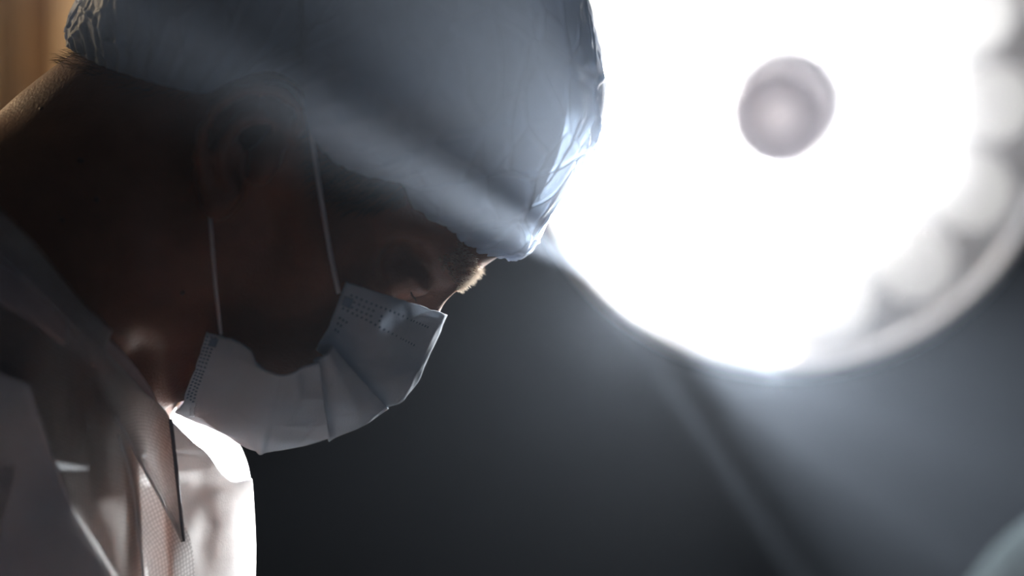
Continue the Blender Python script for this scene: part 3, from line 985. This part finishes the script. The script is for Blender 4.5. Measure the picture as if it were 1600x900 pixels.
for sg in (1, -1):
    s_ = -sg
    pts = catmull([(-0.39, 0.165 * s_, 1.28), (-0.375, 0.225 * s_, 1.18), (-0.30, 0.245 * s_, 1.08), (-0.165, 0.25 * s_, 1.02), (-0.05, 0.20 * s_, 0.985), (0.05, 0.145 * s_, 0.955)], 40)
    rad = np.interp(np.linspace(0, 1, 40), [0, 0.3, 0.6, 1], [0.085, 0.078, 0.066, 0.042])
    tube('sleeve', pts, rad, M['gown'], gown, 24)
    # gloved hand: palm, four fingers and a thumb, lightly curled
    hx, hy, hz = 0.07, 0.135 * s_, 0.95
    fingers = []
    V, F = tube_mesh(catmull([(hx - 0.05, hy, hz + 0.003), (hx, hy, hz), (hx + 0.045, hy, hz - 0.008), (hx + 0.085, hy - 0.004 * s_, hz - 0.02)], 14), [0.027] * 4 + [0.033] * 4 + [0.040] * 5 + [0.034], 14, True, (0.42, 1.0))
    V = [Vector(q) for q in V]
    for fi, (off, ln) in enumerate(((-0.028, 0.068), (-0.010, 0.078), (0.009, 0.073), (0.027, 0.058))):
        b0 = Vector((hx + 0.075, hy + off, hz - 0.016))
        fp = catmull([tuple(b0), tuple(b0 + Vector((ln * 0.45, 0, -ln * 0.18))), tuple(b0 + Vector((ln * 0.75, 0, -ln * 0.45))), tuple(b0 + Vector((ln * 0.88, 0, -ln * 0.75)))], 12)
        v2, f2_ = tube_mesh(fp, np.interp(np.linspace(0, 1, 12), [0, 0.5, 0.9, 1], [0.0098, 0.0088, 0.0078, 0.004]), 10)
        F += [tuple(i + len(V) for i in q) for q in f2_]; V += [Vector(q) for q in v2]
    b0 = Vector((hx + 0.02, hy - 0.03 * s_, hz - 0.008))
    fp = catmull([tuple(b0), tuple(b0 + Vector((0.025, -0.018 * s_, -0.008))), tuple(b0 + Vector((0.05, -0.02 * s_, -0.022))), tuple(b0 + Vector((0.062, -0.014 * s_, -0.034)))], 12)
    v2, f2_ = tube_mesh(fp, np.interp(np.linspace(0, 1, 12), [0, 0.5, 0.9, 1], [0.013, 0.0105, 0.009, 0.004]), 10)
    F += [tuple(i + len(V) for i in q) for q in f2_]; V += [Vector(q) for q in v2]
    mesh_obj('glove', V, F, M['glove'], person)
    tube('trouser_leg', catmull([(-0.62, 0.085 * s_, 0.95), (-0.61, 0.095 * s_, 0.75), (-0.60, 0.10 * s_, 0.5), (-0.62, 0.105 * s_, 0.25), (-0.625, 0.11 * s_, 0.07)], 30),
         np.interp(np.linspace(0, 1, 30), [0, 0.4, 1], [0.11, 0.085, 0.068]), M['scrub'], person, 20)
    sv = catmull([(-0.70, 0.11 * s_, 0.045), (-0.66, 0.11 * s_, 0.05), (-0.58, 0.113 * s_, 0.045), (-0.50, 0.118 * s_, 0.034), (-0.43, 0.122 * s_, 0.03)], 24)
    tube('shoe', sv, np.interp(np.linspace(0, 1, 24), [0, 0.1, 0.5, 0.85, 1], [0.02, 0.038, 0.043, 0.045, 0.02]), M['shoe'], person, 16, flat=(0.66, 1.0))

# ------------------------------------------------------------------ surgical lamp
YL = 0.95
Lc = W(1232, 160, YL)
axis = (Vector(cam.location) - Lc).normalized()
LM = axis.to_track_quat('Z', 'Y').to_matrix().to_4x4()
LM.translation = Lc
PX = K * (CD + YL)             # metres per pixel at the lamp
lamp = empty('surgical_lamp', Lc)
tag(lamp, 'large round glowing surgical lamp with a grey centre handle', 'lamp')
M['lamp_white'] = solid('lamp_enamel', (0.80, 0.81, 0.84), rough=0.45, amount=0.03)
M['lamp_grey'] = cloth('lamp_handle_plastic', (0.42, 0.41, 0.43), translucent=0.5, fibre=0.05)
M['lamp_pale'] = cloth('lamp_handle_highlight', (0.80, 0.77, 0.77), translucent=0.7, fibre=0.05)  # paler colour stands in for a highlight on the handle
M['steel'] = solid('brushed_steel', (0.55, 0.56, 0.58), rough=0.35, metal=1.0)
R = 425 * PX
lathe('housing', [(0.04, -0.11), (0.11, -0.105), (0.17, -0.09), (R - 0.01, -0.05), (R, -0.03), (R, 0.0), (R - 0.004, 0.006), (R - 0.012, 0.004), (R - 0.016, -0.012), (0.02, -0.016), (0.001, -0.016)],
      M['lamp_white'], lamp, 128, LM)
def lamp_pt(pxx, pyy, z):
    """pixel on the lamp's disc -> local lamp coordinates"""
    p = W(pxx, pyy, YL)
    l = LM.inverted() @ p
    return LM @ Vector((l.x, l.y, z))
pods = []
for k in range(8):                                     # inner ring of lenses
    t = math.radians(22 + 45 * k)
    pods.append((1232 + 172 * math.cos(t), 162 + 172 * math.sin(t), [1, 1, 1, 1, 1, 1, 1, 1][k], 58))
outer = [0.005, 0.0045, 0.0045, 0.006, 0.3, 1.0, 1.0, 1.0, 0.008, 0.05, 1.0, 1.0, 0.3, 0.008]
for k in range(14):                                    # outer ring; the lenses on the lower right are dimmed
    t = 2 * math.pi * k / 14
    pods.append((1232 + 322 * math.cos(t), 160 + 322 * math.sin(t), outer[k], 60))
for i, (a_, b_, s_, r_) in enumerate(pods):
    mt = LM.copy(); mt.translation = lamp_pt(a_, b_, -0.016)
    rr = r_ * PX
    bez = lathe('lens_bezel', [(rr * 1.0, 0.0), (rr * 1.14, 0.0), (rr * 1.12, 0.007), (rr * 1.04, 0.010), (rr * 1.0, 0.007), (rr * 1.0, 0.0)], M['lamp_white'], lamp, 40, mt)
    lathe('lens', [(rr * 1.0, 0.003), (rr * 0.92, 0.007), (rr * 0.7, 0.011), (rr * 0.4, 0.014), (0.0005, 0.0145)], emitter('lens_light_%d' % i, (1.0, 0.985, 0.97), LAMP * s_), bez, 40, mt)
hm = LM.copy(); hm.translation = lamp_pt(1219, 181, -0.016)
hr = 83 * PX
hd = lathe('handle', [(hr * 1.02, 0), (hr * 1.0, 0.02), (hr * 0.99, 0.045), (hr * 0.97, 0.052), (hr * 0.92, 0.055), (hr * 0.72, 0.056), (hr * 0.34, 0.057)], M['lamp_grey'], lamp, 64, hm)
lathe('handle_highlight', [(hr * 0.36, 0.055), (hr * 0.34, 0.059), (hr * 0.2, 0.060), (0.0005, 0.060)], M['lamp_pale'], hd, 40, hm)  # pale disc put in for the handle's blurred highlight
M['cover'] = cloth('lamp_frosted_cover', (0.92, 0.93, 0.95), translucent=0.95, clear=0.78, fibre=0.0, amount=0.01)
lathe('front_cover', [(hr * 1.06, 0.012), (R * 0.5, 0.013), (R - 0.014, 0.006)], M['cover'], lamp, 96, LM)
mt = LM.copy(); mt.translation = lamp_pt(1225, 548, 0.0)
lathe('warm_highlight', [(0.010, -0.012), (0.009, 0.0), (0.005, 0.004), (0.0005, 0.005)], emitter('warm_highlight_glow', (1.0, 0.82, 0.62), 4.0), lamp, 24, mt)  # warm highlight on the lower rim, put in as a glowing dot
# suspension arm behind the lamp up to the ceiling
back = LM @ Vector((0, 0, -0.10))
arm_top = Vector((1.15, 2.7, RZ - 0.03))
tube('arm', [back, LM @ Vector((0, 0, -0.18)), LM @ Vector((0.02, 0.10, -0.25)), Vector((0.55, 1.6, 2.10)), Vector((1.10, 2.66, 2.25)), Vector((1.15, 2.7, 2.32)), arm_top], 0.03, M['lamp_white'], lamp, 16)
lathe('ceiling_flange', [(0.001, -0.05), (0.09, -0.045), (0.11, -0.01), (0.11, 0.02)], M['lamp_white'], lamp, 40, Matrix.Translation(arm_top + Vector((0, 0, 0.01))))

# beams: spots added at the lamp's lower edge to make streaks and haze glow
def beam(p0, p1, energy, deg, bl=0.8):
    a_ = W(*p0); b_ = W(*p1)
    o = light('added_beam_spot', 'SPOT', a_, energy, (0.88, 0.94, 1.0), size=0.004, target=b_, spot_size=math.radians(deg), spot_blend=bl)
    adopt(o, lamp)
    return o
beam((985, 456, 0.86), (826, 367, -0.08), 7500, 0.32, 0.9)
beam((1225, 588, 0.86), (826, 367, -0.07), 25500, 0.22, 0.9)
beam((1100, 515, 0.86), (835, 190, -0.19), 10500, 3.8, 0.9)
beam((975, 495, 0.86), (1200, 830, 0.45), 5250, 3.0)
beam((975, 495, 0.86), (1480, 860, 0.40), 5625, 3.8)
beam((975, 495, 0.86), (1600, 735, 0.40), 3750, 5.5)
beam((1040, 480, 0.86), (1480, 690, 0.45), 3700, 36, 1.0)
beam((985, 470, 0.86), (850, 760, 0.45), 52, 64, 1.0)
# extra spots added on the lamp's right to brighten brow, chest and profile edge
o = light('added_brow_spot', 'SPOT', lamp_pt(1556, 240, 0.02), 320, (1.0, 0.97, 0.94), size=0.03, target=W(752, 412, 0), spot_size=math.radians(4), spot_blend=0.6)
adopt(o, lamp)
o = light('added_chest_spot', 'SPOT', lamp_pt(1470, 380, 0.02), 520, (0.97, 1.0, 1.0), size=0.03, target=W(262, 810, 0), spot_size=math.radians(8.5), spot_blend=0.9)
adopt(o, lamp)
for (a_, b_) in ((1556, 175), (1524, 305), (1434, 412), (1305, 474)):
    o = light('added_rim_spot', 'SPOT', lamp_pt(a_, b_, 0.02), 50, (1.0, 0.975, 0.95), size=0.03, target=W(560, 560, 0), spot_size=math.radians(26), spot_blend=0.4)
    adopt(o, lamp)

# ------------------------------------------------------------------ tan curtain behind the neck
M['curtain'] = cloth('curtain_cloth', (0.60, 0.48, 0.35), translucent=0.2, fibre=0.4, amount=0.05, scale=20)
cur = empty('curtain', (-1.2, 1.7, 0))
tag(cur, 'tan hanging curtain blurred behind the nape at the top left', 'curtain')
nx_, nz_ = 220, 40
xs_ = np.linspace(-1.75, -0.36, nx_)
zs_ = np.linspace(0.05, 2.42, nz_)
X_, Z_ = np.meshgrid(xs_, zs_, indexing='ij')
Yc = 1.70 + 0.035 * np.sin(X_ * 2 * math.pi / 0.115 + 0.5 * np.sin(X_ * 9)) + 0.012 * np.sin(X_ * 2 * math.pi / 0.05 + Z_)
grid_obj('curtain_panel', np.stack([X_, Yc, Z_], -1), M['curtain'], cur, solidify=0.002)
tube('rod', [(-2.2, 1.70, 2.46), (-1.2, 1.70, 2.46), (-0.3, 1.70, 2.46)], 0.014, M['steel'], cur, 14)
for i in range(12):
    x_ = -1.72 + i * 0.12
    ring = [(x_, 1.70 + 0.024 * math.cos(t), 2.452 + 0.024 * math.sin(t)) for t in np.linspace(0, 2 * math.pi, 17)]
    tube('ring', ring, 0.003, M['steel'], cur, 6)

# ------------------------------------------------------------------ teal draped stand, bottom right corner
M['teal'] = cloth('teal_drape_cloth', (0.10, 0.135, 0.15), translucent=0.35, fibre=0.4, amount=0.05, scale=30)
YT = 0.62
TS = (CD + YT) / 1.72
ctp = W(1805, 1022, YT)
st = empty('draped_stand', (ctp.x, ctp.y, 0))
tag(st, 'pale teal cloth draped over a stand at the bottom right corner', 'drape')
nr, ns = 60, 96
prof = [(0.0, 0.120), (0.03, 0.117), (0.06, 0.104), (0.085, 0.082), (0.105, 0.050), (0.125, 0.0), (0.15, -0.08), (0.18, -0.25), (0.21, -0.50), (0.23, -0.75)]
pc = catmull([(a_ * TS, b_ * (TS if b_ > -0.1 else 1), 0) for a_, b_ in prof], nr)
Q = np.zeros((nr, ns + 1, 3))
for k in range(ns + 1):
    t = 2 * math.pi * k / ns
    amp = 1 + np.clip((0.03 - pc[:, 1]) * 0.35, 0, 0.16) * (math.sin(7 * t) + 0.5 * math.sin(11 * t + 1))
    Q[:, k, 0] = ctp.x + pc[:, 0] * amp * math.cos(t) * 1.25
    Q[:, k, 1] = ctp.y + pc[:, 0] * amp * math.sin(t)
    Q[:, k, 2] = ctp.z + pc[:, 1]
Qn = np.stack([np.cos(np.arange(ns + 1) * 2 * math.pi / ns), np.sin(np.arange(ns + 1) * 2 * math.pi / ns), np.zeros(ns + 1)], -1)[None]
Q += Qn * (0.004 * vnoise(Q * np.array([1, 1, 0.4]), 22, 3))[..., None] * np.clip(pc[:, 0] / 0.05, 0, 1)[:, None, None]
grid_obj('cloth', Q, M['teal'], st, solidify=0.001)
tube('pole', [(ctp.x, ctp.y, 0.03), (ctp.x, ctp.y, ctp.z + 0.02)], 0.014, M['steel'], st, 14)
lathe('base', [(0.001, 0.05), (0.03, 0.045), (0.16, 0.02), (0.17, 0.0), (0.001, 0.0)], M['steel'], st, 40, Matrix.Translation((ctp.x, ctp.y, 0)))
lathe('head_plate', [(0.001, 0.108 * TS), (0.05 * TS, 0.094 * TS), (0.085 * TS, 0.056 * TS), (0.08 * TS, 0.03 * TS), (0.001, 0.02 * TS)], M['steel'], st, 40, Matrix.Translation(ctp))
